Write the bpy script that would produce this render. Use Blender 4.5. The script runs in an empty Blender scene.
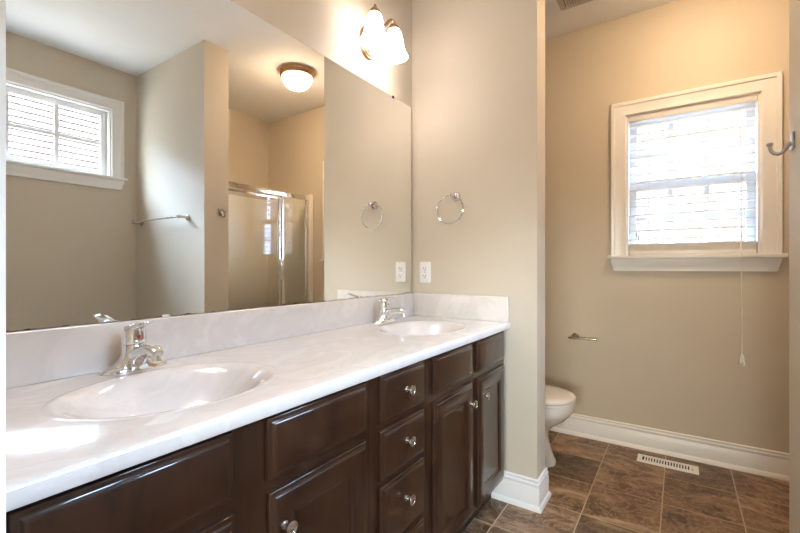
import bpy, bmesh, math
from mathutils import Vector, Matrix
PI = math.pi
S = bpy.context.scene
C = S.collection

# ------------------------------------------------------------------ camera
cam = bpy.data.objects.new('camera', bpy.data.cameras.new('camera'))
C.objects.link(cam)
cam.data.sensor_width = 36.0
cam.data.lens = 414.6 / 800 * 36.0
cam.data.clip_start = 0.01
cam.location = (0.0, -1.248, 1.14)
cam.rotation_euler = (PI / 2, 0, math.radians(-55.97))
S.camera = cam

# ------------------------------------------------------------------ world, exposure
SKY = 64.0
W = bpy.data.worlds.new('world'); S.world = W
W.use_nodes = True
nt = W.node_tree; nt.nodes.clear()
wo = nt.nodes.new('ShaderNodeOutputWorld'); bg = nt.nodes.new('ShaderNodeBackground')
bg.inputs['Strength'].default_value = SKY
wtc = nt.nodes.new('ShaderNodeTexCoord'); wsx = nt.nodes.new('ShaderNodeSeparateXYZ'); wrp = nt.nodes.new('ShaderNodeValToRGB')
wmr = nt.nodes.new('ShaderNodeMapRange'); wmr.inputs['From Min'].default_value = -1.0
nt.links.new(wtc.outputs['Generated'], wsx.inputs[0]); nt.links.new(wsx.outputs['Z'], wmr.inputs['Value']); nt.links.new(wmr.outputs[0], wrp.inputs[0])
we = wrp.color_ramp.elements                       # dull ground below the horizon, bright hazy sky above
we[0].position = 0.485; we[0].color = (0.12, 0.12, 0.115, 1); we[1].position = 0.505; we[1].color = (0.79, 1.12, 1.64, 1)
# the western sky, where the bedroom looks, is dimmer and less blue
wms = nt.nodes.new('ShaderNodeMapRange'); wms.inputs['From Min'].default_value = -0.85; wms.inputs['From Max'].default_value = -0.4
wmx = nt.nodes.new('ShaderNodeMix'); wmx.data_type = 'RGBA'; wmx.blend_type = 'MULTIPLY'
wmx.inputs['B'].default_value = (0.63, 0.46, 0.29, 1)
wiv = nt.nodes.new('ShaderNodeMath'); wiv.operation = 'SUBTRACT'; wiv.inputs[0].default_value = 1.0
nt.links.new(wsx.outputs['X'], wms.inputs['Value']); nt.links.new(wms.outputs[0], wiv.inputs[1]); nt.links.new(wiv.outputs[0], wmx.inputs['Factor'])
nt.links.new(wrp.outputs[0], wmx.inputs['A']); nt.links.new(wmx.outputs['Result'], bg.inputs['Color'])
nt.links.new(bg.outputs[0], wo.inputs[0])
S.view_settings.view_transform = 'Standard'
S.view_settings.look = 'None'
S.view_settings.exposure = 0.53
S.view_settings.gamma = 1.0
S.view_settings.use_curve_mapping = False
VANITY_COLOR = (1.0, 0.93, 0.92)
CEILING_COLOR = (1.0, 0.72, 0.45)
VANITY_GLOW = 11.5
CEILING_GLOW = 82.0

def portal(loc, rot, sx, sy):
    l = bpy.data.lights.new('daylight_portal', 'AREA'); l.shape = 'RECTANGLE'; l.size = sx; l.size_y = sy
    l.cycles.is_portal = True
    o = bpy.data.objects.new('daylight_portal', l); C.objects.link(o)
    o.location = loc; o.rotation_euler = rot
portal((3.13, -1.29, 1.65), (0, PI / 2, 0), 0.88, 0.66)        # toilet-room window, shining towards -x
portal((0.99, -2.69, 2.13), (PI / 2, 0, 0), 0.96, 0.54)        # high window, shining towards +y
portal((-3.53, -1.80, 1.325), (0, -PI / 2, 0), 0.65, 1.8)     # unseen bedroom window added as fill, shining towards +x

# ------------------------------------------------------------------ materials
def mat(name, color, rough=0.5, metal=0.0, coat=0.0, spec=0.5):
    m = bpy.data.materials.new(name); m.use_nodes = True
    b = m.node_tree.nodes['Principled BSDF']
    b.inputs['Base Color'].default_value = (*color, 1)
    b.inputs['Roughness'].default_value = rough
    b.inputs['Metallic'].default_value = metal
    b.inputs['Coat Weight'].default_value = coat
    b.inputs['Coat Roughness'].default_value = 0.06
    b.inputs['Specular IOR Level'].default_value = spec
    return m
def nodes(m): return m.node_tree.nodes, m.node_tree.links, m.node_tree.nodes['Principled BSDF']
def noise(m, scale, detail=4, rough=0.6, stretch=(1, 1, 1), dist=0.0):
    N, L, b = nodes(m)
    tc = N.new('ShaderNodeTexCoord'); mp = N.new('ShaderNodeMapping'); n = N.new('ShaderNodeTexNoise')
    mp.inputs['Scale'].default_value = stretch
    n.inputs['Scale'].default_value = scale; n.inputs['Detail'].default_value = detail
    n.inputs['Roughness'].default_value = rough; n.inputs['Distortion'].default_value = dist
    L.new(tc.outputs['Object'], mp.inputs[0]); L.new(mp.outputs[0], n.inputs['Vector'])
    return n
def ramp(m, src, stops):
    N, L, b = nodes(m)
    r = N.new('ShaderNodeValToRGB'); e = r.color_ramp.elements
    while len(e) < len(stops): e.new(0.5)
    for k, (p, c) in zip(e, stops): k.position = p; k.color = (*c, 1)
    L.new(src, r.inputs[0]); return r
def bump(m, src, strength, dist=0.002):
    N, L, b = nodes(m)
    bp = N.new('ShaderNodeBump'); bp.inputs['Strength'].default_value = strength; bp.inputs['Distance'].default_value = dist
    L.new(src, bp.inputs['Height']); L.new(bp.outputs[0], b.inputs['Normal'])
def tinted(name, c0, c1, scale, rough, stretch=(1, 1, 1), **k):
    m = mat(name, c0, rough, **k); n = noise(m, scale, stretch=stretch)
    r = ramp(m, n.outputs['Fac'], [(0.3, c0), (0.7, c1)])
    nodes(m)[1].new(r.outputs[0], nodes(m)[2].inputs['Base Color']); return m

M = {}
m = M['paint'] = tinted('wall_paint', (0.60, 0.518, 0.403), (0.615, 0.533, 0.418), 3, 0.55, spec=0.35)
bump(m, noise(m, 220, 3).outputs['Fac'], 0.06)
M['ceiling'] = tinted('ceiling_paint', (0.83, 0.82, 0.80), (0.85, 0.84, 0.82), 3, 0.8, spec=0.2)
M['trim'] = tinted('trim_paint', (0.82, 0.79, 0.75), (0.84, 0.81, 0.77), 4, 0.3)
M['door_trim'] = M['trim']
M['vinyl'] = tinted('window_vinyl', (0.84, 0.85, 0.85), (0.86, 0.87, 0.87), 4, 0.3)
m = M['wood'] = mat('espresso_wood', (0.03, 0.016, 0.010), 0.38, coat=0.8, spec=0.15)
n = noise(m, 9, 6, 0.65, (1, 1, 0.25), 0.6)
r = ramp(m, n.outputs['Fac'], [(0.25, (0.010, 0.0038, 0.0018)), (0.55, (0.032, 0.0118, 0.0050)), (0.8, (0.062, 0.024, 0.010))])
nodes(m)[1].new(r.outputs[0], nodes(m)[2].inputs['Base Color'])
M['wood_dark'] = tinted('toe_kick_wood', (0.014, 0.008, 0.006), (0.02, 0.012, 0.008), 9, 0.5)
m = M['marble'] = mat('cultured_marble', (0.84, 0.80, 0.77), 0.16, coat=0.6)
n = noise(m, 3.2, 6, 0.62, (1, 1.6, 1), 1.6)
r = ramp(m, n.outputs['Fac'], [(0.38, (0.71, 0.645, 0.575)), (0.50, (0.675, 0.605, 0.54)), (0.56, (0.725, 0.66, 0.59)), (0.8, (0.735, 0.675, 0.605))])
nodes(m)[1].new(r.outputs[0], nodes(m)[2].inputs['Base Color'])
M['chrome'] = tinted('chrome', (0.80, 0.80, 0.80), (0.84, 0.84, 0.83), 30, 0.06, metal=1.0)
M['nickel'] = tinted('brushed_nickel', (0.62, 0.59, 0.55), (0.70, 0.67, 0.62), 40, 0.24, metal=1.0)
M['dark_nickel'] = tinted('dark_nickel', (0.36, 0.34, 0.32), (0.44, 0.42, 0.40), 40, 0.28, metal=1.0)
M['brass'] = tinted('antique_bronze', (0.42, 0.25, 0.14), (0.55, 0.35, 0.20), 40, 0.3, metal=1.0)
M['porcelain'] = tinted('porcelain', (0.86, 0.83, 0.79), (0.87, 0.84, 0.80), 4, 0.12, coat=0.5)
M['plastic'] = tinted('white_plastic', (0.84, 0.82, 0.78), (0.86, 0.84, 0.80), 10, 0.35)
M['vent'] = tinted('beige_vent_plastic', (0.50, 0.45, 0.38), (0.54, 0.48, 0.41), 10, 0.5)
M['black'] = tinted('dark_void', (0.010, 0.009, 0.008), (0.014, 0.012, 0.011), 10, 0.7)
M['red'] = tinted('red_dot', (0.35, 0.02, 0.05), (0.4, 0.03, 0.06), 10, 0.3)
M['cord'] = tinted('white_cord', (0.80, 0.76, 0.70), (0.84, 0.80, 0.74), 60, 0.7)
M['surround'] = tinted('shower_acrylic', (0.87, 0.82, 0.72), (0.88, 0.83, 0.73), 3, 0.3, coat=0.2)
M['carpet'] = tinted('bedroom_carpet', (0.42, 0.36, 0.29), (0.48, 0.41, 0.33), 60, 0.95)
M['low_bounce'] = tinted('low_bounce_ground', (0.030, 0.022, 0.016), (0.05, 0.037, 0.027), 14, 0.95)
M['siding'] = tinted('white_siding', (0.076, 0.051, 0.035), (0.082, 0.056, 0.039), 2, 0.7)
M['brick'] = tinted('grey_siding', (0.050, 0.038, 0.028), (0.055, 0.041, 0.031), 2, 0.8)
# blind slats: white, letting a little light through
m = M['slat'] = mat('blind_slat', (0.85, 0.85, 0.84), 0.4)
N, L, b = nodes(m)
n = noise(m, 6); r = ramp(m, n.outputs['Fac'], [(0.3, (0.84, 0.84, 0.83)), (0.7, (0.87, 0.87, 0.86))])
L.new(r.outputs[0], b.inputs['Base Color'])
tr = N.new('ShaderNodeBsdfTranslucent'); mx = N.new('ShaderNodeMixShader'); mx.inputs[0].default_value = 0.22
L.new(r.outputs[0], tr.inputs['Color'])
L.new(b.outputs[0], mx.inputs[1]); L.new(tr.outputs[0], mx.inputs[2])
L.new(mx.outputs[0], N['Material Output'].inputs['Surface'])
# thin clear glass
def thin_glass(name, tint, extra):
    m = bpy.data.materials.new(name); m.use_nodes = True
    N = m.node_tree.nodes; L = m.node_tree.links; N.clear()
    o = N.new('ShaderNodeOutputMaterial'); mx = N.new('ShaderNodeMixShader'); t = N.new('ShaderNodeBsdfTransparent')
    g = N.new('ShaderNodeBsdfGlossy'); f = N.new('ShaderNodeFresnel'); a = N.new('ShaderNodeMath'); a.operation = 'MULTIPLY'
    f.inputs[0].default_value = 1.5; a.inputs[1].default_value = extra; a.use_clamp = True
    t.inputs[0].default_value = (*tint, 1); g.inputs['Roughness'].default_value = 0.0
    L.new(f.outputs[0], a.inputs[0]); L.new(a.outputs[0], mx.inputs[0]); L.new(t.outputs[0], mx.inputs[1]); L.new(g.outputs[0], mx.inputs[2])
    L.new(mx.outputs[0], o.inputs['Surface']); return m
M['glass'] = thin_glass('window_glass', (0.97, 0.98, 0.98), 1.0)
M['shower_glass'] = thin_glass('shower_glass', (0.94, 0.96, 0.95), 1.9)
# mirror, silvering eaten away along the bottom edge
m = M['mirror'] = mat('mirror_silver', (0.94, 0.945, 0.93), 0.0, metal=1.0)
N, L, b = nodes(m)
tc = N.new('ShaderNodeTexCoord'); sp = N.new('ShaderNodeSeparateXYZ'); L.new(tc.outputs['Object'], sp.inputs[0])
n = noise(m, 26, 3, 0.6)
ma = N.new('ShaderNodeMath'); ma.operation = 'MULTIPLY_ADD'; ma.inputs[1].default_value = -0.013
L.new(n.outputs['Fac'], ma.inputs[0]); L.new(sp.outputs['Z'], ma.inputs[2])
lt = N.new('ShaderNodeMath'); lt.operation = 'LESS_THAN'; lt.inputs[1].default_value = -0.006
L.new(ma.outputs[0], lt.inputs[0])
mc = N.new('ShaderNodeMix'); mc.data_type = 'RGBA'; mc.inputs['A'].default_value = (0.94, 0.945, 0.93, 1); mc.inputs['B'].default_value = (0.05, 0.035, 0.025, 1)
L.new(lt.outputs[0], mc.inputs['Factor']); L.new(mc.outputs['Result'], b.inputs['Base Color'])
mr = N.new('ShaderNodeMath'); mr.operation = 'MULTIPLY'; mr.inputs[1].default_value = 0.6
L.new(lt.outputs[0], mr.inputs[0]); L.new(mr.outputs[0], b.inputs['Roughness'])
M['mirror_edge'] = tinted('mirror_edge', (0.10, 0.07, 0.05), (0.16, 0.12, 0.08), 30, 0.5)
# glowing lamp glass
def glow(name, color, strength):
    m = mat(name, (0.9, 0.86, 0.8), 0.4)
    b = nodes(m)[2]
    b.inputs['Emission Color'].default_value = (*color, 1); b.inputs['Emission Strength'].default_value = strength
    return m
M['shade'] = glow('lit_frosted_shade', VANITY_COLOR, VANITY_GLOW)
m = M['dome'] = glow('lit_frosted_dome', CEILING_COLOR, CEILING_GLOW)   # emission shaped by normal, strongest downward, to ease the bright spot on the wall
N, L, b = nodes(m)
ge = N.new('ShaderNodeNewGeometry'); sz = N.new('ShaderNodeSeparateXYZ'); L.new(ge.outputs['True Normal'], sz.inputs[0])
dm = N.new('ShaderNodeMapRange'); dm.inputs['From Min'].default_value = 0.0; dm.inputs['From Max'].default_value = -1.0
dm.inputs['To Min'].default_value = CEILING_GLOW * 0.10; dm.inputs['To Max'].default_value = CEILING_GLOW
L.new(sz.outputs['Z'], dm.inputs['Value']); L.new(dm.outputs[0], b.inputs['Emission Strength'])
# slate-look floor tile
TILE, TX, TY = 0.307, 2.665, -0.870
m = M['tile'] = mat('slate_tile', (0.1, 0.06, 0.04), 0.35)
N, L, b = nodes(m)
tc = N.new('ShaderNodeTexCoord'); mp = N.new('ShaderNodeMapping')
mp.inputs['Location'].default_value = (-TX / TILE + 40, -TY / TILE + 40, 0); mp.inputs['Scale'].default_value = (1 / TILE,) * 3
L.new(tc.outputs['Object'], mp.inputs[0])
fl = N.new('ShaderNodeVectorMath'); fl.operation = 'FLOOR'; L.new(mp.outputs[0], fl.inputs[0])
fr = N.new('ShaderNodeVectorMath'); fr.operation = 'FRACTION'; L.new(mp.outputs[0], fr.inputs[0])
wn = N.new('ShaderNodeTexWhiteNoise'); L.new(fl.outputs[0], wn.inputs['Vector'])
def vmath(op, a, v=None, v2=None):
    q = N.new('ShaderNodeVectorMath'); q.operation = op; L.new(a, q.inputs[0])
    if v is not None:
        if hasattr(v, 'default_value') or hasattr(v, 'links'): L.new(v, q.inputs[1])
        else: q.inputs[1].default_value = v
    return q.outputs[0]
shift = vmath('SCALE', wn.outputs['Color']); shift.node.inputs['Scale'].default_value = 60
vadd = vmath('ADD', mp.outputs[0], shift)
n1 = N.new('ShaderNodeTexNoise'); n1.inputs['Scale'].default_value = 1.25; n1.inputs['Detail'].default_value = 8; n1.inputs['Roughness'].default_value = 0.62; n1.inputs['Distortion'].default_value = 1.3
n2 = N.new('ShaderNodeTexNoise'); n2.inputs['Scale'].default_value = 2.2; n2.inputs['Detail'].default_value = 9; n2.inputs['Roughness'].default_value = 0.7; n2.inputs['Distortion'].default_value = 2.2
rot = N.new('ShaderNodeMapping'); rot.inputs['Rotation'].default_value = (0, 0, 0.5); rot.inputs['Scale'].default_value = (1.9, 0.8, 1)
L.new(vadd, rot.inputs[0]); L.new(rot.outputs[0], n1.inputs['Vector']); L.new(vadd, n2.inputs['Vector'])
r1 = ramp(m, n1.outputs['Fac'], [(0.30, (0.030, 0.015, 0.007)), (0.44, (0.115, 0.058, 0.027)), (0.56, (0.22, 0.125, 0.066)), (0.72, (0.42, 0.30, 0.19))])
r2 = ramp(m, n2.outputs['Fac'], [(0.47, (0, 0, 0)), (0.50, (0.55, 0.55, 0.55)), (0.53, (0, 0, 0))])
mv = N.new('ShaderNodeMix'); mv.data_type = 'RGBA'; mv.inputs['B'].default_value = (0.42, 0.30, 0.19, 1)
L.new(r2.outputs[0], mv.inputs['Factor']); L.new(r1.outputs[0], mv.inputs['A'])
hs = N.new('ShaderNodeHueSaturation'); mm = N.new('ShaderNodeMapRange'); mm.inputs['To Min'].default_value = 0.75; mm.inputs['To Max'].default_value = 1.3
L.new(wn.outputs['Value'], mm.inputs['Value']); L.new(mm.outputs[0], hs.inputs['Value']); L.new(mv.outputs['Result'], hs.inputs['Color'])
sx = N.new('ShaderNodeSeparateXYZ'); L.new(fr.outputs[0], sx.inputs[0])
def fmath(op, a, v):
    q = N.new('ShaderNodeMath'); q.operation = op; L.new(a, q.inputs[0])
    if isinstance(v, (int, float)): q.inputs[1].default_value = v
    else: L.new(v, q.inputs[1])
    return q.outputs[0]
ax = fmath('ABSOLUTE', fmath('SUBTRACT', sx.outputs['X'], 0.5), 0)
ay = fmath('ABSOLUTE', fmath('SUBTRACT', sx.outputs['Y'], 0.5), 0)
gr = fmath('GREATER_THAN', fmath('MAXIMUM', ax, ay), 0.5 - 0.0085)
mg = N.new('ShaderNodeMix'); mg.data_type = 'RGBA'; mg.inputs['B'].default_value = (0.50, 0.38, 0.26, 1)
L.new(gr, mg.inputs['Factor']); L.new(hs.outputs[0], mg.inputs['A']); L.new(mg.outputs['Result'], b.inputs['Base Color'])
rg = N.new('ShaderNodeMapRange'); rg.inputs['To Min'].default_value = 0.38; rg.inputs['To Max'].default_value = 0.8
L.new(gr, rg.inputs['Value']); L.new(rg.outputs[0], b.inputs['Roughness'])
hgt = fmath('MULTIPLY_ADD', gr, -1.0); hgt.node.inputs[2].default_value = 0
hh = N.new('ShaderNodeMath'); hh.operation = 'MULTIPLY_ADD'; hh.inputs[1].default_value = 0.6
L.new(n1.outputs['Fac'], hh.inputs[0]); L.new(hgt, hh.inputs[2])
bump(m, hh.outputs[0], 0.45, 0.003)

# ------------------------------------------------------------------ mesh helpers
ORG = {}
class MB:
    def __init__(s): s.b = bmesh.new()
    def _new(s, f):
        return f
    def box(s, x0, x1, y0, y1, z0, z1, bev=0.0, seg=2):
        vs = [s.b.verts.new(p) for p in ((x0, y0, z0), (x1, y0, z0), (x1, y1, z0), (x0, y1, z0), (x0, y0, z1), (x1, y0, z1), (x1, y1, z1), (x0, y1, z1))]
        fs = [s.b.faces.new([vs[i] for i in q]) for q in ((0, 3, 2, 1), (4, 5, 6, 7), (0, 1, 5, 4), (1, 2, 6, 5), (2, 3, 7, 6), (3, 0, 4, 7))]
        if bev:
            es = list({e for f in fs for e in f.edges})
            bmesh.ops.bevel(s.b, geom=es, offset=bev, segments=seg, profile=0.5, affect='EDGES')
        return s
    def loops(s, rings, cap0=True, cap1=True, closed=True):
        R = [[s.b.verts.new(p) for p in r] for r in rings]
        n = len(R[0])
        for a, b2 in zip(R, R[1:]):
            for i in range(n if closed else n - 1):
                j = (i + 1) % n
                s.b.faces.new((a[i], a[j], b2[j], b2[i]))
        if cap0: s.b.faces.new(list(reversed(R[0])))
        if cap1: s.b.faces.new(R[-1])
        return s
    def tube(s, pts, r, seg=12, closed=False, flat=1.0):
        pts = [Vector(p) for p in pts]; n = len(pts)
        rad = r if isinstance(r, (list, tuple)) else [r] * n
        t0 = ((pts[1] - pts[-1]) if closed else (pts[1] - pts[0])).normalized()
        up = Vector((0, 0, 1)) if abs(t0.z) < 0.9 else Vector((0, 1, 0))
        u = (up - t0 * up.dot(t0)).normalized(); rings = []
        for i in range(n):
            a = pts[i - 1] if (i or closed) else pts[0]; c = pts[(i + 1) % n] if (i < n - 1 or closed) else pts[-1]
            t = (c - a).normalized(); u = (u - t * u.dot(t)).normalized(); v = t.cross(u)
            rings.append([pts[i] + (u * math.sin(k * 2 * PI / seg) * flat + v * math.cos(k * 2 * PI / seg)) * rad[i] for k in range(seg)])
        if closed: rings.append(rings[0]); s.loops(rings, False, False); bmesh.ops.remove_doubles(s.b, verts=s.b.verts, dist=1e-6)
        else: s.loops(rings)
        return s
    def lathe(s, prof, o, axis=(0, 0, 1), seg=24, sx=1.0, ripple=None):
        a = Vector(axis).normalized(); h = Vector((1, 0, 0)) if abs(a.x) < 0.9 else Vector((0, 0, 1))
        u = (h - a * h.dot(a)).normalized(); v = a.cross(u); o = Vector(o); rings = []
        for r, z in prof:
            rings.append([o + a * z + (u * math.cos(k * 2 * PI / seg) * sx + v * math.sin(k * 2 * PI / seg)) * max(r, 1e-4) for k in range(seg)])
        return s.loops(rings)
    def build(s, name, m, parent=None, org=None, ang=35):
        o_ = ORG[parent.name] if parent else Vector(org if org else (0, 0, 0))
        bmesh.ops.recalc_face_normals(s.b, faces=s.b.faces)
        for v in s.b.verts: v.co -= o_
        lim = math.radians(ang)
        for f in s.b.faces: f.smooth = True
        for e in s.b.edges:
            if len(e.link_faces) == 2 and e.calc_face_angle(0) > lim: e.smooth = False
        me = bpy.data.meshes.new(name); s.b.to_mesh(me); s.b.free()
        ms = m if isinstance(m, (list, tuple)) else [m]
        for q in ms: me.materials.append(q)
        o = bpy.data.objects.new(name, me); C.objects.link(o)
        if parent: o.parent = parent
        else: o.location = o_
        ORG[o.name] = o_
        return o
def tag(o, label, cat, group=None, kind=None):
    o['label'] = label; o['category'] = cat
    if group: o['group'] = group
    if kind: o['kind'] = kind
    return o
def thing(name, label, cat, loc, group=None, kind=None):
    o = bpy.data.objects.new(name, None); C.objects.link(o); o.location = loc; o.empty_display_size = 0.05
    ORG[o.name] = Vector(loc)
    return tag(o, label, cat, group, kind)
def struct(name, label, cat, mb, m):
    return tag(mb.build(name, m), label, cat, kind='structure')
def dup(root, delta, label):
    def cp(o, p):
        c = o.copy(); C.objects.link(c)
        if p: c.parent = p
        for ch in list(o.children): cp(ch, c)
        return c
    r = cp(root, None); r.location = root.location + Vector(delta); r['label'] = label
    return r
def rect_xz(x0, x1, z0, z1, y, i=0.0): return [(x0 + i, y, z0 + i), (x1 - i, y, z0 + i), (x1 - i, y, z1 - i), (x0 + i, y, z1 - i)]

# ------------------------------------------------------------------ room shell
H, XB, YR, XF = 2.74, 3.0, -2.56, 0.128         # ceiling, back wall, right wall, near wall
T = 0.14
struct('floor', 'brown slate-look square tile floor with pale grout', 'floor', MB().box(0.02, XB + T, YR - T, T, -0.06, 0.0), M['tile'])
struct('ceiling', 'flat white painted ceiling', 'ceiling', MB().box(0.02, XB + T, YR - T, T, H, H + 0.1), M['ceiling'])
struct('wall_left', 'beige painted wall behind the long mirror', 'wall', MB().box(0.02, XB + T, 0, T, 0, H), M['paint'])
# toilet window opening and high window opening
WY0, WY1, WZ0, WZ1 = -1.616, -0.964, 1.21, 2.098
mb = MB(); mb.box(XB, XB + T, YR - T, WY0, 0, H); mb.box(XB, XB + T, WY1, 0, 0, H); mb.box(XB, XB + T, WY0, WY1, 0, WZ0); mb.box(XB, XB + T, WY0, WY1, WZ1, H)
struct('wall_back', 'tan painted wall behind the toilet, with the blind-covered window', 'wall', mb, M['paint'])
VX0, VX1, VZ0, VZ1 = 0.515, 1.465, 1.86, 2.40
mb = MB(); mb.box(0.02, VX0, YR - T, YR, 0, H); mb.box(VX1, XB, YR - T, YR, 0, H); mb.box(VX0, VX1, YR - T, YR, 0, VZ0); mb.box(VX0, VX1, YR - T, YR, VZ1, H)
struct('wall_right', 'wall with the high window, seen in the mirror', 'wall', mb, M['paint'])
DY0, DY1 = -1.56, -0.626                        # doorway the photograph is taken from
mb = MB(); mb.box(0.02, XF, YR, DY0, 0, H); mb.box(0.02, XF, DY1, 0, 0, H); mb.box(0.02, XF, DY0, DY1, 2.06, H)
struct('wall_front', 'near wall with the doorway, at the left edge of the vanity', 'wall', mb, M['paint'])
mb = MB(); mb.box(0.01, XF + 0.005, DY1 - 0.018, DY1, 0, 2.06); mb.box(0.01, XF + 0.005, DY0, DY0 + 0.018, 0, 2.06); mb.box(0.01, XF + 0.005, DY0, DY1, 2.042, 2.06)
struct('trim_1', 'white door jamb at the left edge of the picture', 'door jamb', mb, M['door_trim'])
# unseen bedroom shell added to dim the doorway; window sized to steer fill
mb = MB(); BX0, BY0_, BY1_ = -3.4, -3.6, 1.5
mb.box(BX0 - T, BX0, BY0_, -2.7, 0, H); mb.box(BX0 - T, BX0, -0.9, BY1_, 0, H); mb.box(BX0 - T, BX0, -2.7, -0.9, 0, 1.0); mb.box(BX0 - T, BX0, -2.7, -0.9, 1.65, H)
mb.box(BX0 - T, 0.02, BY0_ - T, BY0_, 0, H); mb.box(BX0 - T, 0.02, BY1_, BY1_ + T, 0, H)
mb.box(-0.08, 0.02, BY0_, YR - T, 0, H); mb.box(-0.08, 0.02, T, BY1_, 0, H)
struct('wall_bedroom', 'painted walls of the unseen bedroom, with a window opening added for fill light', 'wall', mb, M['paint'])
struct('floor_bedroom', 'floor of the unseen bedroom added behind the camera', 'floor', MB().box(BX0 - T, 0.02, BY0_ - T, BY1_ + T, -0.06, 0.0), M['carpet'])
struct('ceiling_bedroom', 'ceiling of the unseen bedroom added behind the camera', 'ceiling', MB().box(BX0 - T, 0.02, BY0_ - T, BY1_ + T, H, H + 0.1), M['ceiling'])
PX0, PX1, PY = 1.97, 2.11, -0.693
struct('partition', 'beige partition wall between vanity and toilet', 'partition wall', MB().box(PX0, PX1, PY, 0, 0, H), M['paint'])
SX0, SX1, SY = 1.651, 1.84, -1.545
struct('wall_shower', 'short stub wall beside the shower, carrying the robe hook', 'wall', MB().box(SX0, SX1, YR, SY, 0, H), M['paint'])

BB = [(0.0, 0.0), (0.024, 0.0), (0.024, 0.012), (0.017, 0.022), (0.014, 0.024), (0.014, 0.100), (0.011, 0.106), (0.013, 0.111), (0.013, 0.120), (0.008, 0.127), (0.010, 0.131), (0.010, 0.137), (0.006, 0.141), (0.0, 0.141)]
def sweep(mb, path, prof, closed=False):
    """profile (offset to the left of travel, height) mitred along a floor path"""
    P = [Vector((p[0], p[1])) for p in path]; n = len(P); rings = []
    for i in range(n):
        d0 = (P[i] - P[i - 1]).normalized() if i else (P[1] - P[0]).normalized()
        d1 = (P[i + 1] - P[i]).normalized() if i < n - 1 else d0
        n0 = Vector((-d0.y, d0.x)); n1 = Vector((-d1.y, d1.x)); b2 = (n0 + n1).normalized(); k = 1 / max(0.3, b2.dot(n0))
        rings.append([(P[i].x + b2.x * o * k, P[i].y + b2.y * o * k, z) for o, z in prof])
    mb.loops(rings); return mb
struct('baseboard_back', 'white moulded baseboard along the tan toilet wall', 'baseboard', sweep(MB(), [(XB, -1.84), (XB, -0.001)], BB), M['trim'])
struct('baseboard_partition', 'white moulded baseboard wrapping the end of the partition wall', 'baseboard',
       sweep(MB(), [(PX1, -0.001), (PX1, PY), (PX0, PY), (PX0, -0.476)], BB), M['trim'])
struct('baseboard_shower', 'white moulded baseboard around the stub wall', 'baseboard',
       sweep(MB(), [(SX0, YR), (SX0, SY), (SX1, SY), (SX1, -1.82)], BB), M['trim'])
struct('baseboard_left', 'white moulded baseboard behind the toilet', 'baseboard', sweep(MB(), [(XB - 0.025, 0), (PX1 + 0.025, 0)], BB), M['trim'])

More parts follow.
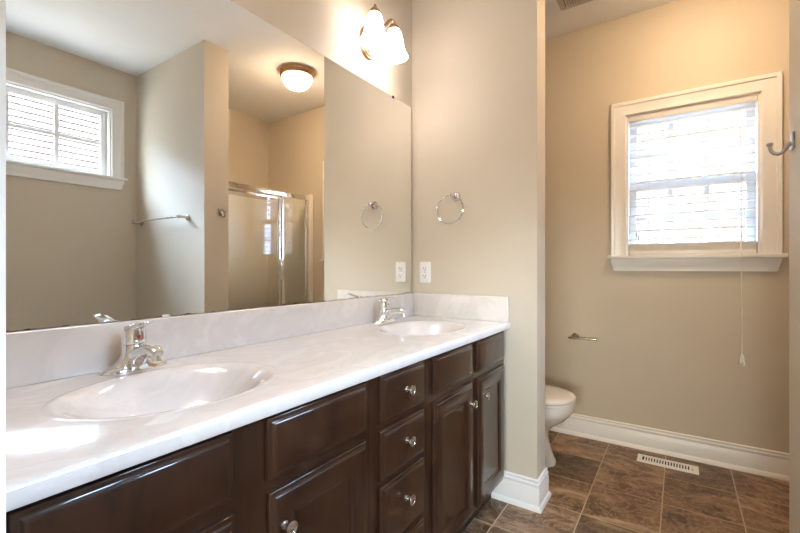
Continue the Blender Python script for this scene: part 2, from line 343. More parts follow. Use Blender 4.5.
# ------------------------------------------------------------------ windows
CAS = [(0.0, 0.0), (0.0, 0.012), (0.006, 0.016), (0.020, 0.013), (0.050, 0.016), (0.062, 0.018), (0.066, 0.024), (0.082, 0.026), (0.086, 0.022), (0.086, 0.0)]
def casing(mb, a0, a1, z0, z1, fn):
    """three mitred legs round an opening; fn(a, out, z) -> world point"""
    path = [(a0, z0, -1, 0), (a0, z1, -1, 1), (a1, z1, 1, 1), (a1, z0, 1, 0)]
    rings = [[fn(a + da * o, d, z + dz * o) for o, d in CAS] for a, z, da, dz in path]
    return mb.loops(rings)
def window(name, label, a0, a1, z0, z1, fn, cols, double, stool):
    """fn(a, d, z): a along wall, d into the room (negative = towards outside)"""
    c = fn((a0 + a1) / 2, 0, z0)
    w = thing(name, label, 'window', c, kind='structure')
    casing(MB(), a0, a1, z0, z1, fn).build('casing', M['trim'], w)
    def bx(mb, p, q, d0, d1, u, v, bev=0.0):
        A = fn(p, d0, u); B = fn(q, d1, v)
        return mb.box(min(A[0], B[0]), max(A[0], B[0]), min(A[1], B[1]), max(A[1], B[1]), min(A[2], B[2]), max(A[2], B[2]), bev)
    mb = MB(); bx(mb, a0 - 0.105, a1 + 0.105, 0.0, stool, z0 - 0.022, z0, 0.004); bx(mb, a0, a1, -0.135, 0.0, z0 - 0.02, z0 - 0.0005)
    mb.build('stool', M['trim'], w)
    h = 0.075
    R = [[fn(a0 - 0.086 + i, d, z0 - 0.022 - h * k) for i, d, k in ((0, 0, 0), (0, 0.026, 0), (0.003, 0.026, 0.25), (0.010, 0.018, 0.6), (0.018, 0.017, 1), (0.018, 0, 1))],
         [fn(a1 + 0.086 - i, d, z0 - 0.022 - h * k) for i, d, k in ((0, 0, 0), (0, 0.026, 0), (0.003, 0.026, 0.25), (0.010, 0.018, 0.6), (0.018, 0.017, 1), (0.018, 0, 1))]]
    MB().loops(R).build('apron', M['trim'], w)
    mb = MB(); jt = 0.012                                               # jamb liner
    bx(mb, a0, a0 + jt, -0.135, 0.0, z0, z1); bx(mb, a1 - jt, a1, -0.135, 0.0, z0, z1); bx(mb, a0 + jt, a1 - jt, -0.135, 0.0, z1 - jt, z1)
    mb.build('jamb', M['trim'], w)
    def sash(sz0, sz1, d):
        st = 0.042; mb = MB()
        x0, x1 = a0 + jt, a1 - jt
        bx(mb, x0, x0 + st, d - 0.03, d, sz0, sz1, 0.003); bx(mb, x1 - st, x1, d - 0.03, d, sz0, sz1, 0.003)
        bx(mb, x0 + st, x1 - st, d - 0.03, d, sz0, sz0 + st, 0.003); bx(mb, x0 + st, x1 - st, d - 0.03, d, sz1 - st, sz1, 0.003)
        sf = mb.build('sash', M['vinyl'], w)
        mb = MB(); gx0, gx1 = x0 + st, x1 - st
        for k in range(1, cols):
            a = gx0 + (gx1 - gx0) * k / cols; bx(mb, a - 0.013, a + 0.013, d - 0.022, d - 0.008, sz0 + st, sz1 - st)
        zm = (sz0 + sz1) / 2; bx(mb, gx0, gx1, d - 0.023, d - 0.007, zm - 0.012, zm + 0.012)
        mb.build('muntins', M['vinyl'], sf)
        mb = MB(); mb.loops([[fn(gx0, d - 0.015, sz0 + st), fn(gx1, d - 0.015, sz0 + st), fn(gx1, d - 0.015, sz1 - st), fn(gx0, d - 0.015, sz1 - st)]], True, False)
        mb.build('glass', M['glass'], sf)
    if double:
        zm = (z0 + z1) / 2
        sash(zm - 0.02, z1 - jt, -0.105); sash(z0, zm + 0.02, -0.072)
    else: sash(z0, z1 - jt, -0.05)
    return w
window('window_1', 'white double-hung window in the toilet room, behind the lowered slat blind', WY0, WY1, WZ0, WZ1, lambda a, d, z: (XB - d, a, z), 3, True, 0.045)
window('window_2', 'high white-framed window with divided panes, seen in the mirror', VX0, VX1, VZ0, VZ1, lambda a, d, z: (a, YR + d, z), 3, False, 0.045)

# white neighbouring houses outside, with lap siding
def siding(name, label, m, p0, p1, z1, nrm, lip, step=0.115):
    mb = MB(); p0 = Vector(p0); p1 = Vector(p1); nn = Vector(nrm); z = -0.2; prof = []
    while z < z1:
        prof += [(lip, z), (0.004, z + step - 0.001)]; z += step
    prof = [(-0.1, -0.2)] + prof + [(-0.1, z)]
    mb.loops([[(p.x + nn.x * o, p.y + nn.y * o, zz) for o, zz in prof] for p in (p0, p1)])
    return tag(mb.build(name, m, ang=20), label, 'house', kind='structure')
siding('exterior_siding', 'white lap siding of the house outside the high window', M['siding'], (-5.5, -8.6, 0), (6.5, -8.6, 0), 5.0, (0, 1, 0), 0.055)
siding('exterior_siding', 'lap siding of the house outside the toilet window', M['brick'], (8.0, -8, 0), (8.0, 5, 0), 8.0, (-1, 0, 0), 0.016)  # wall raised beyond view to keep sky light off the blind slats

struct('exterior_ground', 'unseen dark ground added outside the toilet window to cut bounce light', 'ground', MB().box(XB + T + 0.01, 8.0, -8.0, 5.0, -0.4, -0.3), M['low_bounce'])  # unseen dark ground added to weaken light bounced onto the slats

# ------------------------------------------------------------------ vanity
VL, VB, VC, VR = 0.1295, 0.905, 1.215, 1.968     # cabinet joints along the wall
YF, ZC0, ZC1 = -0.533, 0.105, 0.838
FP = [(0.0, 0.0), (0.0, 0.0070), (0.0006, 0.0090), (0.0020, 0.0106), (0.0040, 0.0113), (0.0062, 0.0116), (0.0085, 0.0128), (0.0115, 0.0156), (0.0140, 0.0178), (0.0165, 0.0190), (0.0195, 0.0195)]
def panel(mb, x0, x1, z0, z1, door=False):
    rings = [rect_xz(x0, x1, z0, z1, YF - d, i) for i, d in FP]
    if door: rings += [rect_xz(x0, x1, z0, z1, YF - d, i) for i, d in ((0.058, 0.0195), (0.061, 0.017), (0.066, 0.0155), (0.071, 0.010), (0.075, 0.0095))]
    return mb.loops(rings)
def knob(x, z, parent):
    MB().lathe([(0.009, 0), (0.009, 0.002), (0.0055, 0.004), (0.0050, 0.012), (0.008, 0.016), (0.0145, 0.019), (0.016, 0.022), (0.0155, 0.0245), (0.011, 0.0255), (0.0105, 0.0250), (0.0065, 0.0265), (0.0060, 0.026), (0.0, 0.0275)],
               (x, YF - 0.0193, z), (0, -1, 0), 24).build('knob', M['nickel'], parent)
def cabinet(name, label, x0, x1):
    t = thing(name, label, 'cabinet', ((x0 + x1) / 2, -0.27, 0), 'vanity cabinets under the countertop')
    mb = MB(); th = 0.018; e = 0.0006; a, b2 = x0 + e, x1 - e
    mb.box(a, a + th, YF + th, -0.006, ZC0, ZC1); mb.box(b2 - th, b2, YF + th, -0.006, ZC0, ZC1)
    mb.box(a + th, b2 - th, YF + th, -0.006, ZC0, ZC0 + th); mb.box(a + th, b2 - th, -0.014, -0.006, ZC0 + th, ZC1)
    mb.build('carcass', M['wood'], t)
    mb = MB(); mb.box(a, b2, YF, YF + th, ZC0, ZC1, 0.0008, 1); mb.build('face_frame', M['wood'], t)
    MB().box(a, b2, -0.475, -0.460, 0.0, ZC0).build('toe_kick', M['wood_dark'], t)
    return t
def false_front(t, x0, x1, z0=0.695, z1=0.825): panel(MB(), x0, x1, z0, z1).build('false_drawer_front', M['wood'], t, ang=40)
def door(t, x0, x1, kx, z0=0.125, z1=0.668):
    d = panel(MB(), x0, x1, z0, z1, True).build('door', M['wood'], t, ang=40); knob(kx, 0.592, d)
def drawer(t, x0, x1, z0, z1, kz):
    d = panel(MB(), x0, x1, z0, z1).build('drawer', M['wood'], t, ang=40); knob((x0 + x1) / 2, kz, d)
ca = cabinet('sink_cabinet', 'dark espresso cabinet under the near sink, at the left edge of the picture', VL, VB)
false_front(ca, 0.158, 0.476); false_front(ca, 0.556, 0.880)
door(ca, 0.158, 0.480, 0.45); door(ca, 0.560, 0.880, 0.592)
cd = cabinet('drawer_cabinet', 'dark espresso stack of drawers with round knobs between the two sink cabinets', VB, VC)
for z0, z1, kz in ((0.690, 0.827, 0.764), (0.527, 0.668, 0.608), (0.325, 0.509, 0.430), (0.125, 0.307, 0.225)): drawer(cd, 0.945, 1.186, z0, z1, kz)
cb = cabinet('sink_cabinet', 'dark espresso cabinet under the far sink, against the partition wall', VC, VR)
false_front(cb, 1.252, 1.571); false_front(cb, 1.620, 1.934)
door(cb, 1.252, 1.571, 1.533); door(cb, 1.628, 1.934, 1.662)

# countertop with two integral oval bowls
CT = 0.870
ct = thing('vanity_countertop', 'long white cultured-marble countertop with two oval sinks over dark cabinets', 'countertop', (1.05, -0.28, 0.839))
CX0, CX1, CY0, CY1 = 0.129, 1.969, -0.566, -0.001
BA, BBY, BCY = 0.240, 0.188, -0.298
SINKS = (0.50, 1.585); NS = 72
def ellipse(cx, s, z, k=1.0): return [(cx + BA * s * math.cos(q * 2 * PI / NS), BCY + BBY * s * math.sin(q * 2 * PI / NS), z) for q in range(NS)]
mb = MB(); bm = mb.b
prof = [(0.010, CT), (0.005, CT - 0.0012), (0.0015, CT - 0.005), (0.0, CT - 0.010), (0.0, CT - 0.026), (0.003, CT - 0.0315)]
R = [[bm.verts.new(p) for p in ((CX0, CY0 + i, z), (CX1, CY0 + i, z), (CX1, CY1, z), (CX0, CY1, z))] for i, z in prof]
for a, b2 in zip(R, R[1:]):
    for i in range(4): bm.faces.new((a[i], a[(i + 1) % 4], b2[(i + 1) % 4], b2[i]))
edges = [bm.edges.get((R[0][i], R[0][(i + 1) % 4])) for i in range(4)]
for cx in SINKS:
    V = [bm.verts.new(p) for p in ellipse(cx, 1.0, CT)]
    for i in range(NS): edges.append(bm.edges.new((V[i], V[(i + 1) % NS])))
bmesh.ops.triangle_fill(bm, edges=edges, use_beauty=True)
# underside, open beneath the bowls
V2 = [bm.edges.get((R[-1][i], R[-1][(i + 1) % 4])) for i in range(4)]
for cx in SINKS:
    V = [bm.verts.new(p) for p in ellipse(cx, 1.0, CT - 0.0315)]
    for i in range(NS): V2.append(bm.edges.new((V[i], V[(i + 1) % NS])))
bmesh.ops.triangle_fill(bm, edges=V2, use_beauty=True)
mb.build('top', M['marble'], ct, ang=30)
BOWL = [(1.0, 0), (0.985, 0.0006), (0.965, 0.0008), (0.945, 0.0004), (0.92, -0.0010), (0.89, -0.0035), (0.855, -0.0080), (0.815, -0.0145), (0.77, -0.0235), (0.72, -0.035), (0.65, -0.052), (0.56, -0.071), (0.44, -0.089), (0.30, -0.101), (0.18, -0.107), (0.10, -0.109)]
for cx in SINKS:
    mb = MB(); mb.loops([ellipse(cx, s, CT + dz) for s, dz in BOWL], False, True)
    bs = mb.build('basin', M['marble'], ct, ang=60)
    MB().lathe([(0.0, 0), (0.031, 0), (0.031, 0.002), (0.024, 0.0035), (0.020, 0.001), (0.017, 0.001), (0.016, 0.006), (0.010, 0.008), (0.0, 0.0085)], (cx, BCY, CT - 0.1095), (0, 0, 1), 24).build('drain', M['chrome'], bs)
def splash(x0, x1, y0, y1, name):
    MB().box(x0, x1, y0, y1, CT - 0.0005, 0.993, 0.004, 3).build(name, M['marble'], ct)
splash(CX0, 1.949, -0.021, -0.001, 'backsplash')
splash(1.949, 1.969, -0.560, -0.001, 'side_splash')

# faucets
def faucet(x, label):
    y = -0.078; z = CT + 0.0006
    t = thing('faucet', label, 'faucet', (x, y, z), 'single-lever sink faucets')
    mb = MB(); sec = []
    def ov(a, b2, zz, dy=0.0, n=32, pw=2.4):
        o = []
        for k in range(n):
            c, s = math.cos(k * 2 * PI / n), math.sin(k * 2 * PI / n)
            o.append((x + a * math.copysign(abs(c) ** (2 / pw), c), y + dy + b2 * math.copysign(abs(s) ** (2 / pw), s), z + zz))
        return o
    mb.loops([ov(0.078, 0.027, 0), ov(0.079, 0.028, 0.004), ov(0.078, 0.027, 0.009), ov(0.070, 0.024, 0.014), ov(0.052, 0.024, 0.019), ov(0.036, 0.025, 0.028), ov(0.0285, 0.0255, 0.042), ov(0.0265, 0.0255, 0.060, 0.001), ov(0.0260, 0.0255, 0.070, 0.002)])
    mb.build('base', M['chrome'], t, ang=50)
    mb = MB()                                                          # arched spout, flattened section
    path = [(0.0, 0.032), (-0.018, 0.037), (-0.038, 0.049), (-0.060, 0.058), (-0.084, 0.063), (-0.106, 0.062), (-0.121, 0.058)]
    hw = [0.022, 0.022, 0.0205, 0.019, 0.018, 0.0175, 0.013]; hh = [0.030, 0.028, 0.021, 0.0165, 0.0145, 0.0135, 0.008]
    rings = []
    for (py, pz), w_, h_ in zip(path, hw, hh):
        rings.append([(x + w_ * math.copysign(abs(math.cos(a)) ** 0.8, math.cos(a)), y + py, z + pz + h_ * math.copysign(abs(math.sin(a)) ** 0.8, math.sin(a))) for a in [k * 2 * PI / 20 for k in range(20)]])
    mb.loops(rings)
    sp = mb.build('spout', M['chrome'], t, ang=50)
    MB().lathe([(0.011, 0), (0.0115, 0.003), (0.0115, 0.016), (0.009, 0.018), (0.008, 0.014), (0.0, 0.014)], (x, y - 0.111, z + 0.054), (0, -0.12, -1), 20).build('aerator', M['chrome'], sp)
    ld = MB()                                                          # domed lever cap
    ld.loops([ov(0.0265, 0.0260, 0.0715, 0.002), ov(0.0270, 0.0265, 0.074, 0.002), ov(0.0268, 0.0262, 0.090, 0.003), ov(0.0255, 0.0250, 0.103, 0.003), ov(0.021, 0.0215, 0.114, 0.001), ov(0.012, 0.013, 0.120, -0.002), ov(0.004, 0.005, 0.122, -0.004)])
    pts = [(0.006, 0.104), (-0.012, 0.113), (-0.034, 0.120), (-0.056, 0.126), (-0.074, 0.131), (-0.078, 0.132)]
    ws = [0.018, 0.020, 0.019, 0.0175, 0.015, 0.008]; ts = [0.008, 0.008, 0.0055, 0.004, 0.003, 0.0015]
    rings = [[(x + w_ * math.cos(a), y + py, z + pz + t_ * math.sin(a)) for a in [k * 2 * PI / 16 for k in range(16)]] for (py, pz), w_, t_ in zip(pts, ws, ts)]
    ld.loops(rings)
    lv = ld.build('lever_handle', M['chrome'], t, ang=50)
    MB().lathe([(0.0, 0), (0.0045, 0), (0.0045, 0.0015), (0.0, 0.002)], (x, y + 0.003 - 0.0258, z + 0.090), (0, -1, 0.0), 16).build('hot_cold_dot', M['red'], lv)
    return t
f1 = faucet(0.505, 'chrome single-lever faucet behind the near sink')
dup(f1, (1.600 - 0.505, 0, 0), 'chrome single-lever faucet behind the far sink, next to the partition wall')

# ------------------------------------------------------------------ mirror
MZ0, MZ1, MX0, MX1 = 0.9945, 2.027, 0.136, 1.950
t = thing('wall_mirror', 'huge frameless wall mirror above the white backsplash', 'mirror', (1.05, 0, MZ0))
mb = MB(); mb.loops([rect_xz(MX0, MX1, MZ0, MZ1, -0.0062)], False, True)
mb.build('mirror_glass', M['mirror'], t)
MB().box(MX0, MX1, -0.006, -0.0005, MZ0, MZ1).build('backing', M['mirror_edge'], t)
for x, z in ((0.62, MZ0),): MB().box(x - 0.011, x + 0.011, -0.0085, -0.0002, z - 0.001, z + 0.006, 0.001).build('mirror_clip', M['plastic'], t)
for x, z in ((0.70, MZ1), (1.775, MZ1)): MB().box(x - 0.006, x + 0.006, -0.010, -0.0002, z - 0.008, z + 0.004, 0.001).build('mirror_clip', M['black'], t)

# ------------------------------------------------------------------ vanity lights
def vanity_light(cx, label):
    t = thing('vanity_light', label, 'wall light', (cx, 0, 2.20), 'two-shade vanity lights above the mirror')
    R = [[(cx + a * math.cos(q * 2 * PI / 36), -d, 2.213 + b2 * math.sin(q * 2 * PI / 36)) for q in range(36)] for a, b2, d in
         ((0.062, 0.078, 0), (0.062, 0.078, 0.006), (0.056, 0.071, 0.012), (0.050, 0.065, 0.011), (0.046, 0.060, 0.017), (0.039, 0.052, 0.016), (0.034, 0.046, 0.022), (0.020, 0.028, 0.026), (0.012, 0.018, 0.034))]
    MB().loops(R).build('backplate', M['brass'], t, ang=50)
    for sg in (-1, 1):
        x = cx + sg * 0.075; y = -0.105; lean = 0.05 * sg
        ctl = [(0.0, -0.030, 2.205), (0.012, -0.050, 2.222), (0.024, -0.066, 2.255), (0.037, -0.080, 2.290), (0.049, -0.091, 2.314), (0.060, -0.099, 2.325), (0.069, -0.104, 2.322), (0.074, -0.105, 2.310), (0.075, -0.105, 2.298)]
        pts = [(cx + sg * p, q, w_) for p, q, w_ in ctl]
        MB().tube(pts, 0.0065, 10).build('arm', M['brass'], t, ang=60)
        ax = Vector((lean, 0, -1))
        top = (x, y, 2.301)
        MB().lathe([(0.0, -0.028), (0.004, -0.026), (0.0055, -0.021), (0.003, -0.016), (0.006, -0.011), (0.012, -0.007), (0.022, 0.003), (0.027, 0.014), (0.028, 0.021), (0.024, 0.022), (0.0, 0.018)], top, ax, 24).build('shade_cap', M['brass'], t, ang=50)
        MB().lathe([(0.024, 0.019), (0.033, 0.034), (0.039, 0.056), (0.043, 0.082), (0.047, 0.106), (0.053, 0.126), (0.061, 0.142), (0.065, 0.150), (0.063, 0.152), (0.056, 0.138), (0.049, 0.120), (0.043, 0.10), (0.039, 0.08), (0.030, 0.045), (0.02, 0.030)], top, ax, 32).build('lamp_shade', M['shade'], t, ang=60)
    return t
vl = vanity_light(1.565, 'bronze two-shade wall light glowing above the far end of the mirror')
dup(vl, (0.50 - 1.565, 0, 0), 'unseen bronze two-shade wall light added above the near sink')  # unseen twin above the frame, added to light the near counter

# flush ceiling light
t = thing('ceiling_light', 'bronze-rimmed frosted dome light on the ceiling, seen in the mirror', 'ceiling light', (2.35, -1.37, H))
MB().lathe([(0.10, 0.0), (0.142, 0.0), (0.146, 0.010), (0.143, 0.022), (0.136, 0.030), (0.138, 0.036), (0.128, 0.048), (0.118, 0.050), (0.116, 0.040)], (2.35, -1.37, H - 0.0005), (0, 0, -1), 48).build('rim', M['brass'], t)
MB().lathe([(0.122, 0.040), (0.121, 0.055), (0.114, 0.080), (0.100, 0.104), (0.078, 0.125), (0.050, 0.140), (0.020, 0.148), (0.0, 0.149)], (2.35, -1.37, H), (0, 0, -1), 48).build('glass_dome', M['dome'], t, ang=60)
MB().lathe([(0.010, 0.146), (0.012, 0.150), (0.010, 0.156), (0.005, 0.160), (0.006, 0.165), (0.0, 0.170)], (2.35, -1.37, H), (0, 0, -1), 20).build('finial', M['brass'], t)

# ------------------------------------------------------------------ things on the partition wall
t = thing('towel_ring', 'nickel towel ring with a clear hoop on the partition wall', 'towel ring', (PX0, -0.276, 1.505))
MB().lathe([(0.024, 0), (0.025, 0.004), (0.022, 0.009), (0.012, 0.012), (0.0095, 0.020), (0.0095, 0.040), (0.012, 0.044), (0.012, 0.054), (0.008, 0.058), (0.0, 0.059)], (PX0, -0.276, 1.505), (-1, 0, 0), 24).build('mount', M['nickel'], t)
MB().tube([(PX0 - 0.049, -0.261 + 0.076 * math.sin(k * 2 * PI / 48), 1.436 + 0.074 * math.cos(k * 2 * PI / 48)) for k in range(48)], 0.0042, 10, True).build('ring', M['chrome'], t)

t = thing('wall_outlet', 'white duplex power outlet on the partition wall above the side splash', 'outlet', (PX0, -0.087, 1.108))
MB().box(PX0 - 0.006, PX0, -0.122, -0.052, 1.050, 1.166, 0.003, 2).build('cover_plate', M['plastic'], t)
for zz in (1.088, 1.128):
    s_ = MB().box(PX0 - 0.0085, PX0 - 0.005, -0.104, -0.070, zz - 0.0145, zz + 0.0145, 0.0015).build('socket', M['plastic'], t)
    mb = MB()
    for yy, h in ((-0.0935, 0.0055), (-0.0805, 0.0045)): mb.box(PX0 - 0.0088, PX0 - 0.0083, yy - 0.0012, yy + 0.0012, zz - h + 0.003, zz + h + 0.003)
    mb.box(PX0 - 0.0088, PX0 - 0.0083, -0.0895, -0.0845, zz - 0.010, zz - 0.006); mb.build('slots', M['black'], s_)
MB().lathe([(0.003, 0), (0.003, 0.001), (0, 0.0014)], (PX0 - 0.006, -0.087, 1.108), (-1, 0, 0), 12).build('screw', M['nickel'], t)

# ------------------------------------------------------------------ toilet
TXC = 2.48
t = thing('toilet', 'white toilet with closed lid, half hidden behind the partition wall', 'toilet', (TXC, -0.4, 0))
NT = 48
def egg(hw, yf, yb, z, pw=2.25, dx=0.0):
    yc = yb + (yf - yb) * 0.50; o = []
    for k in range(NT):
        c, s = math.cos(k * 2 * PI / NT), math.sin(k * 2 * PI / NT)
        w_ = hw * math.copysign(abs(c) ** (2 / pw), c)
        yy = yc + (yb - yc) * math.copysign(abs(s) ** (2 / pw), s)
        o.append((TXC + dx + w_, yy, z))
    return o
MB().loops([egg(0.118, -0.655, -0.14, 0.0), egg(0.118, -0.655, -0.14, 0.018), egg(0.110, -0.645, -0.14, 0.035), egg(0.101, -0.625, -0.14, 0.09), egg(0.098, -0.612, -0.14, 0.15), egg(0.103, -0.618, -0.14, 0.19), egg(0.122, -0.650, -0.14, 0.225), egg(0.150, -0.705, -0.15, 0.262), egg(0.172, -0.731, -0.16, 0.292), egg(0.183, -0.753, -0.17, 0.318), egg(0.184, -0.756, -0.17, 0.352), egg(0.178, -0.750, -0.17, 0.362)]).build('bowl', M['porcelain'], t, ang=50)
MB().loops([egg(0.180, -0.754, -0.26, 0.363), egg(0.187, -0.762, -0.25, 0.366), egg(0.187, -0.762, -0.25, 0.377), egg(0.182, -0.757, -0.255, 0.380)]).build('seat', M['porcelain'], t, ang=50)
MB().loops([egg(0.182, -0.757, -0.25, 0.383), egg(0.186, -0.762, -0.245, 0.386), egg(0.186, -0.762, -0.245, 0.396), egg(0.180, -0.755, -0.25, 0.403), egg(0.150, -0.735, -0.28, 0.410), egg(0.080, -0.63, -0.36, 0.414)]).build('lid', M['porcelain'], t, ang=50)
tk = MB().box(TXC - 0.215, TXC + 0.215, -0.205, -0.030, 0.360, 0.700, 0.02, 4).build('tank', M['porcelain'], t)
MB().box(TXC - 0.225, TXC + 0.225, -0.215, -0.026, 0.701, 0.735, 0.01, 3).build('tank_lid', M['porcelain'], t)
mb = MB(); mb.lathe([(0.012, 0), (0.012, 0.012), (0.0, 0.014)], (TXC - 0.16, -0.204, 0.655), (0, -1, 0), 16); mb.tube([(TXC - 0.16, -0.214, 0.655), (TXC - 0.10, -0.222, 0.648)], 0.005, 8)
mb.build('flush_handle', M['chrome'], tk)

# toilet paper holder
t = thing('toilet_paper_holder', 'empty nickel toilet paper holder on the tan wall below the window', 'toilet paper holder', (XB, -0.655, 0.668))
MB().lathe([(0.022, 0), (0.023, 0.004), (0.019, 0.009), (0.011, 0.012), (0.009, 0.02), (0.009, 0.05)], (XB, -0.660, 0.668), (-1, 0, 0), 24).build('mount', M['dark_nickel'], t)
MB().tube([(XB - 0.056, -0.625, 0.662), (XB - 0.056, -0.66, 0.663), (XB - 0.056, -0.80, 0.665), (XB - 0.056, -0.805, 0.665)], [0.007, 0.008, 0.008, 0.007], 14).build('arm', M['nickel'], t)

# floor register
t = thing('floor_register', 'white slotted floor vent set in the tiles by the baseboard', 'floor vent', (2.845, -1.185, 0))
RX0, RX1, RY0, RY1 = 2.790, 2.902, -1.335, -1.037
R = []
def rr(i, z): return [(RX0 + i, RY0 + i, z), (RX1 - i, RY0 + i, z), (RX1 - i, RY1 - i, z), (RX0 + i, RY1 - i, z)]
mb = MB(); mb.loops([rr(0, 0.0004), rr(0.001, 0.003), rr(0.012, 0.0065), rr(0.0245, 0.0065), rr(0.0255, 0.0015)], False, False); mb.build('frame', M['plastic'], t)
MB().box(RX0 + 0.02, RX1 - 0.02, RY0 + 0.02, RY1 - 0.02, 0.0003, 0.0012).build('duct', M['black'], t)
mb = MB(); ns = 18
for k in range(1, ns):
    yy = RY0 + 0.026 + (RY1 - RY0 - 0.052) * k / ns
    mb.box(RX0 + 0.025, RX1 - 0.025, yy - 0.0038, yy + 0.0038, 0.0022, 0.0058)
mb.build('louvers', M['plastic'], t)
MB().box(2.826, 2.866, RY0 + 0.027, RY0 + 0.036, 0.002, 0.0085, 0.001).build('damper_lever', M['plastic'], t)

# ceiling exhaust grille
t = thing('exhaust_vent', 'beige slotted exhaust fan grille on the toilet-room ceiling', 'ceiling vent', (2.56, -0.77, H))
EX0, EX1, EY0, EY1 = 2.410, 2.700, -0.925, -0.632
def er(i, z): return [(EX0 + i, EY0 + i, z), (EX1 - i, EY0 + i, z), (EX1 - i, EY1 - i, z), (EX0 + i, EY1 - i, z)]
mb = MB(); mb.loops([er(0, H - 0.0004), er(0.002, H - 0.006), er(0.020, H - 0.022), er(0.036, H - 0.024), er(0.038, H - 0.010)], False, False); mb.build('grille_frame', M['vent'], t)
MB().box(EX0 + 0.03, EX1 - 0.03, EY0 + 0.03, EY1 - 0.03, H - 0.008, H - 0.001).build('duct', M['black'], t)
mb = MB(); ns = 16
for k in range(1, ns):
    yy = EY0 + 0.036 + (EY1 - EY0 - 0.072) * k / ns
    mb.box(EX0 + 0.036, EX1 - 0.036, yy - 0.0042, yy + 0.0042, H - 0.022, H - 0.010)
mb.box((EX0 + EX1) / 2 - 0.008, (EX0 + EX1) / 2 + 0.008, EY0 + 0.037, EY1 - 0.037, H - 0.0225, H - 0.012)
mb.build('louvers', M['vent'], t)

# ------------------------------------------------------------------ window blind
t = thing('window_blind', 'white horizontal slat blind lowered over the toilet-room window', 'window blind', (XB + 0.02, -1.29, WZ1))
BY0, BY1 = WY0 + 0.016, WY1 - 0.016
MB().box(XB + 0.002, XB + 0.012, WY0 + 0.013, WY1 - 0.013, 2.056, 2.096, 0.003).build('valance', M['trim'], t)
MB().box(XB + 0.014, XB + 0.060, BY0, BY1, 2.058, 2.094).build('headrail', M['vinyl'], t)
BXC = XB + 0.036
mb = MB(); tilt = math.radians(-3); hw = 0.025
def slat(mb, z, tl):
    n = 6; pr = []
    for k in range(n + 1):
        u = -1 + 2 * k / n; pr.append((u * hw, 0.0022 * (1 - u * u)))
    pr += [(p[0], p[1] - 0.0030) for p in reversed(pr)]
    q = [(BXC + a * math.cos(tl) - b2 * math.sin(tl), z + a * math.sin(tl) + b2 * math.cos(tl)) for a, b2 in pr]
    mb.loops([[(px, y, pz) for px, pz in q] for y in (BY0, BY1)])
    e0 = q[0] if q[0][0] < q[n][0] else q[n]
    nf = len(mb.b.faces); mb.box(e0[0] - 0.0006, e0[0] + 0.0008, BY0, BY1, e0[1] - 0.0056, e0[1] + 0.0004); mb.b.faces.ensure_lookup_table()
    for f in mb.b.faces[nf:]: f.material_index = 1
z = 2.030
while z > 1.30: slat(mb, z, tilt); z -= 0.0512
mb.build('slats', [M['slat'], M['cord']], t, ang=50)
mb = MB()
for k in range(9): slat(mb, 1.2425 + 0.0048 * k, 0.0)
mb.build('stacked_slats', [M['slat'], M['cord']], t, ang=50)
MB().box(BXC - 0.025, BXC + 0.025, BY0, BY1, 1.2105, 1.239, 0.004).build('bottom_rail', M['trim'], t)
mb = MB()
for yy in (-1.085, -1.295, -1.505):
    for dx in (-0.0255, 0.0255): mb.tube([(BXC + dx, yy, 1.235), (BXC + dx, yy, 2.03)], 0.0011, 6)
mb.build('ladder_cords', M['cord'], t)
mb = MB(); mb.tube([(XB - 0.004, -1.032, 1.335), (XB - 0.003, -1.030, 1.70), (XB + 0.013, -1.028, 2.03)], 0.0012, 6); mb.tube([(XB - 0.004, -1.022, 1.36), (XB - 0.003, -1.022, 1.70), (XB + 0.013, -1.022, 2.03)], 0.0012, 6)
tl = mb.build('tilt_cords', M['cord'], t)
mb = MB()
for yy, zz in ((-1.032, 1.30), (-1.022, 1.325)): mb.lathe([(0.001, 0.04), (0.003, 0.036), (0.0045, 0.015), (0.005, 0.0), (0.0, -0.001)], (XB - 0.004, yy, zz), (0, 0, 1), 10)
mb.build('tassel', M['dark_nickel'], tl)
mb = MB(); cz = [(XB + 0.011, -1.530, 2.02), (XB - 0.004, -1.531, 1.90), (XB - 0.012, -1.531, 1.6), (XB - 0.040, -1.530, 1.24), (XB - 0.049, -1.530, 1.215), (XB - 0.050, -1.5305, 1.10), (XB - 0.050, -1.531, 0.88), (XB - 0.050, -1.5325, 0.66)]
mb.tube(cz, 0.0022, 8); mb.tube([(p[0] - 0.002, p[1] + 0.0035 * (1 if i % 2 else -0.4), p[2]) for i, p in enumerate(cz)], 0.0016, 6)
pc = mb.build('pull_cord', M['cord'], t)
mb = MB()
for dy, zz in ((-0.007, 0.598), (0.007, 0.604)): mb.lathe([(0.002, 0.058), (0.0045, 0.050), (0.006, 0.02), (0.0075, 0.0), (0.006, -0.003), (0.0, -0.003)], (XB - 0.050, -1.5325 + dy, zz), (0, -dy * 0.08 / 0.007, 1), 12)
mb.build('tassel', M['plastic'], pc)

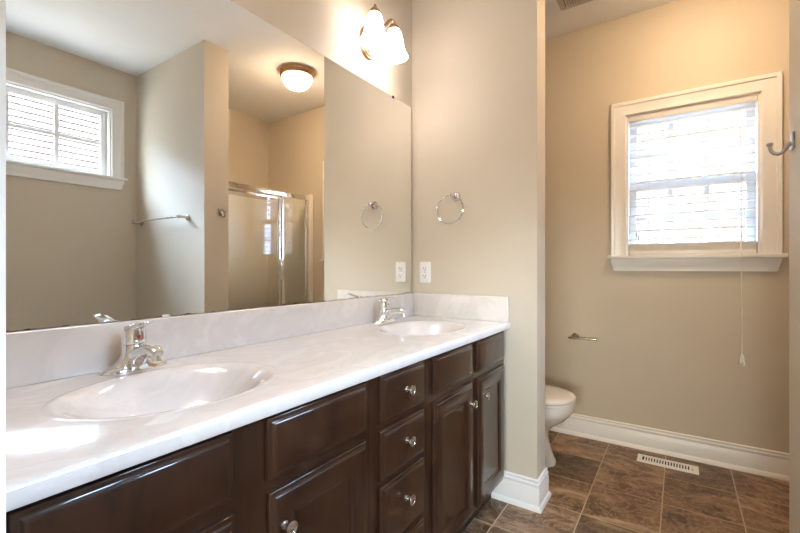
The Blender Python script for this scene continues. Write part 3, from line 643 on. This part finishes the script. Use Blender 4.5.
# ------------------------------------------------------------------ stub wall fittings
t = thing('robe_hook', 'dark nickel robe hook on the end of the stub wall at the right edge', 'hook', (1.778, SY, 1.535))
MB().box(1.758, 1.798, SY, SY + 0.006, 1.510, 1.562, 0.002).build('backplate', M['dark_nickel'], t)
mb = MB(); mb.tube([(1.778, SY + 0.005, 1.530), (1.778, SY + 0.012, 1.526), (1.778, SY + 0.018, 1.516), (1.778, SY + 0.026, 1.504), (1.778, SY + 0.036, 1.500), (1.778, SY + 0.046, 1.503), (1.778, SY + 0.053, 1.511), (1.778, SY + 0.056, 1.522), (1.778, SY + 0.056, 1.530)], [0.009, 0.007, 0.006, 0.0055, 0.0055, 0.0055, 0.0055, 0.0055, 0.006], 12)
mb.lathe([(0.005, 0), (0.0085, 0.004), (0.009, 0.009), (0.0075, 0.012), (0.0, 0.013)], (1.778, SY + 0.056, 1.526), (0, 0.1, 1), 16)
mb.build('hook_arm', M['dark_nickel'], t, ang=50)

t = thing('towel_bar', 'nickel towel bar on the side of the stub wall, seen in the mirror', 'towel bar', (SX0, -2.11, 1.50))
for yy in (-1.755, -2.455):
    mb = MB(); mb.lathe([(0.024, 0), (0.025, 0.004), (0.020, 0.010), (0.011, 0.013), (0.0095, 0.030), (0.0095, 0.058), (0.013, 0.060), (0.013, 0.074), (0.009, 0.078), (0.0, 0.079)], (SX0, yy, 1.50), (-1, 0, 0), 24); mb.build('post', M['nickel'], t)
MB().tube([(SX0 - 0.067, -1.745, 1.50), (SX0 - 0.067, -2.465, 1.50)], 0.007, 14).build('bar', M['nickel'], t)

# ------------------------------------------------------------------ unseen bathtub in the nook, put in to bounce window light
t = thing('bathtub', 'unseen white bathtub added in the nook to bounce window light', 'bathtub', (0.89, -2.1, 0))
TX0, TX1, TY0, TY1, TZ = 0.130, SX0 - 0.026, YR + 0.002, -1.72, 0.52
mb = MB(); bm = mb.b; tcx, tcy, ta, tb = (TX0 + TX1) / 2, (TY0 + TY1) / 2, 0.68, 0.34
def tring(s, z): return [(tcx + ta * s * math.copysign(abs(math.cos(q * 2 * PI / 48)) ** 0.75, math.cos(q * 2 * PI / 48)), tcy + tb * s * math.copysign(abs(math.sin(q * 2 * PI / 48)) ** 0.75, math.sin(q * 2 * PI / 48)), z) for q in range(48)]
V0 = [bm.verts.new(p) for p in ((TX0, TY0, TZ), (TX1, TY0, TZ), (TX1, TY1, TZ), (TX0, TY1, TZ))]; V1 = [bm.verts.new((v.co.x, v.co.y, 0.0)) for v in V0]
for i in range(4): bm.faces.new((V0[i], V0[(i + 1) % 4], V1[(i + 1) % 4], V1[i]))
VE = [bm.edges.get((V0[i], V0[(i + 1) % 4])) for i in range(4)]
prev = [bm.verts.new(p) for p in tring(1.0, TZ)]
VE += [bm.edges.new((prev[i], prev[(i + 1) % 48])) for i in range(48)]
bmesh.ops.triangle_fill(bm, edges=VE, use_beauty=True)
for s_, z_ in ((0.985, TZ - 0.006), (0.97, TZ - 0.03), (0.92, 0.30), (0.86, 0.15), (0.78, 0.11), (0.60, 0.10)):
    cur = [bm.verts.new(p) for p in tring(s_, z_)]
    for i in range(48): bm.faces.new((prev[i], prev[(i + 1) % 48], cur[(i + 1) % 48], cur[i]))
    prev = cur
bm.faces.new(prev)
mb.build('tub', M['porcelain'], t)
MB().lathe([(0.0, 0), (0.03, 0), (0.03, 0.003), (0.0, 0.004)], (TX0 + 0.30, tcy, 0.100), (0, 0, 1), 24).build('drain', M['chrome'], t)

# ------------------------------------------------------------------ shower
SHX0, SHX1, SHY, SHZ = SX1, XB, -1.885, 1.850
t = thing('shower_surround', 'cream acrylic shower stall behind the glass, seen in the mirror', 'shower stall', (2.42, -2.22, 0))
mb = MB(); mb.box(SHX0 + 0.001, SHX0 + 0.022, YR + 0.001, SHY + 0.02, 0.10, 1.87, 0.006); mb.box(SHX1 - 0.022, SHX1 - 0.001, YR + 0.001, SHY + 0.02, 0.10, 1.87, 0.006); mb.box(SHX0 + 0.02, SHX1 - 0.02, YR + 0.001, YR + 0.022, 0.10, 1.87)
mb.box(SHX1 - 0.050, SHX1 - 0.001, SHY + 0.018, SHY + 0.034, 0.10, 1.87, 0.005); mb.box(SHX0 + 0.001, SHX0 + 0.03, SHY + 0.018, SHY + 0.030, 0.10, 1.87, 0.005)
mb.build('wall_panels', M['surround'], t)
mb = MB(); mb.box(SHX0 + 0.001, SHX1 - 0.001, YR + 0.001, SHY + 0.03, 0.0, 0.04); mb.box(SHX0 + 0.001, SHX1 - 0.001, SHY - 0.06, SHY + 0.034, 0.04, 0.13, 0.015, 3)
mb.build('pan', M['surround'], t)
t = thing('shower_enclosure', 'chrome-framed glass shower door and panel, seen in the mirror', 'shower door', (2.42, SHY, 0.13))
a0, a1 = SHX0 + 0.024, SHX1 - 0.052
MB().box(a0, a1, SHY - 0.018, SHY + 0.014, SHZ - 0.045, SHZ, 0.004).build('header_rail', M['chrome'], t)
MB().box(a0, a1, SHY - 0.018, SHY + 0.014, 0.131, 0.160, 0.004).build('bottom_rail', M['chrome'], t)
for x0_, x1_ in ((a0, a0 + 0.025), (a1 - 0.022, a1)): MB().box(x0_, x1_, SHY - 0.014, SHY + 0.011, 0.160, SHZ - 0.045, 0.003).build('jamb', M['chrome'], t)
MB().box(2.610, 2.650, SHY - 0.016, SHY + 0.014, 0.160, SHZ - 0.045, 0.004).build('center_post', M['chrome'], t)
mb = MB(); mb.loops([rect_xz(2.645, a1 - 0.015, 0.155, SHZ - 0.04, SHY)], False, True); mb.build('fixed_glass', M['shower_glass'], t)
d0, d1 = a0 + 0.028, 2.606
mb = MB(); mb.box(d0, d0 + 0.022, SHY - 0.010, SHY + 0.010, 0.165, 1.795, 0.003); mb.box(d1 - 0.022, d1, SHY - 0.010, SHY + 0.010, 0.165, 1.795, 0.003); mb.box(d0 + 0.022, d1 - 0.022, SHY - 0.010, SHY + 0.010, 1.771, 1.795, 0.003); mb.box(d0 + 0.022, d1 - 0.022, SHY - 0.010, SHY + 0.010, 0.165, 0.190, 0.003)
dr = mb.build('shower_door', M['chrome'], t)
mb = MB(); mb.loops([rect_xz(d0 + 0.02, d1 - 0.02, 0.188, 1.773, SHY + 0.001)], False, True); mb.build('door_glass', M['shower_glass'], dr)
mb = MB(); mb.box(d1 - 0.020, d1 - 0.006, SHY + 0.009, SHY + 0.030, 1.02, 1.20, 0.004); mb.build('door_handle', M['chrome'], dr)
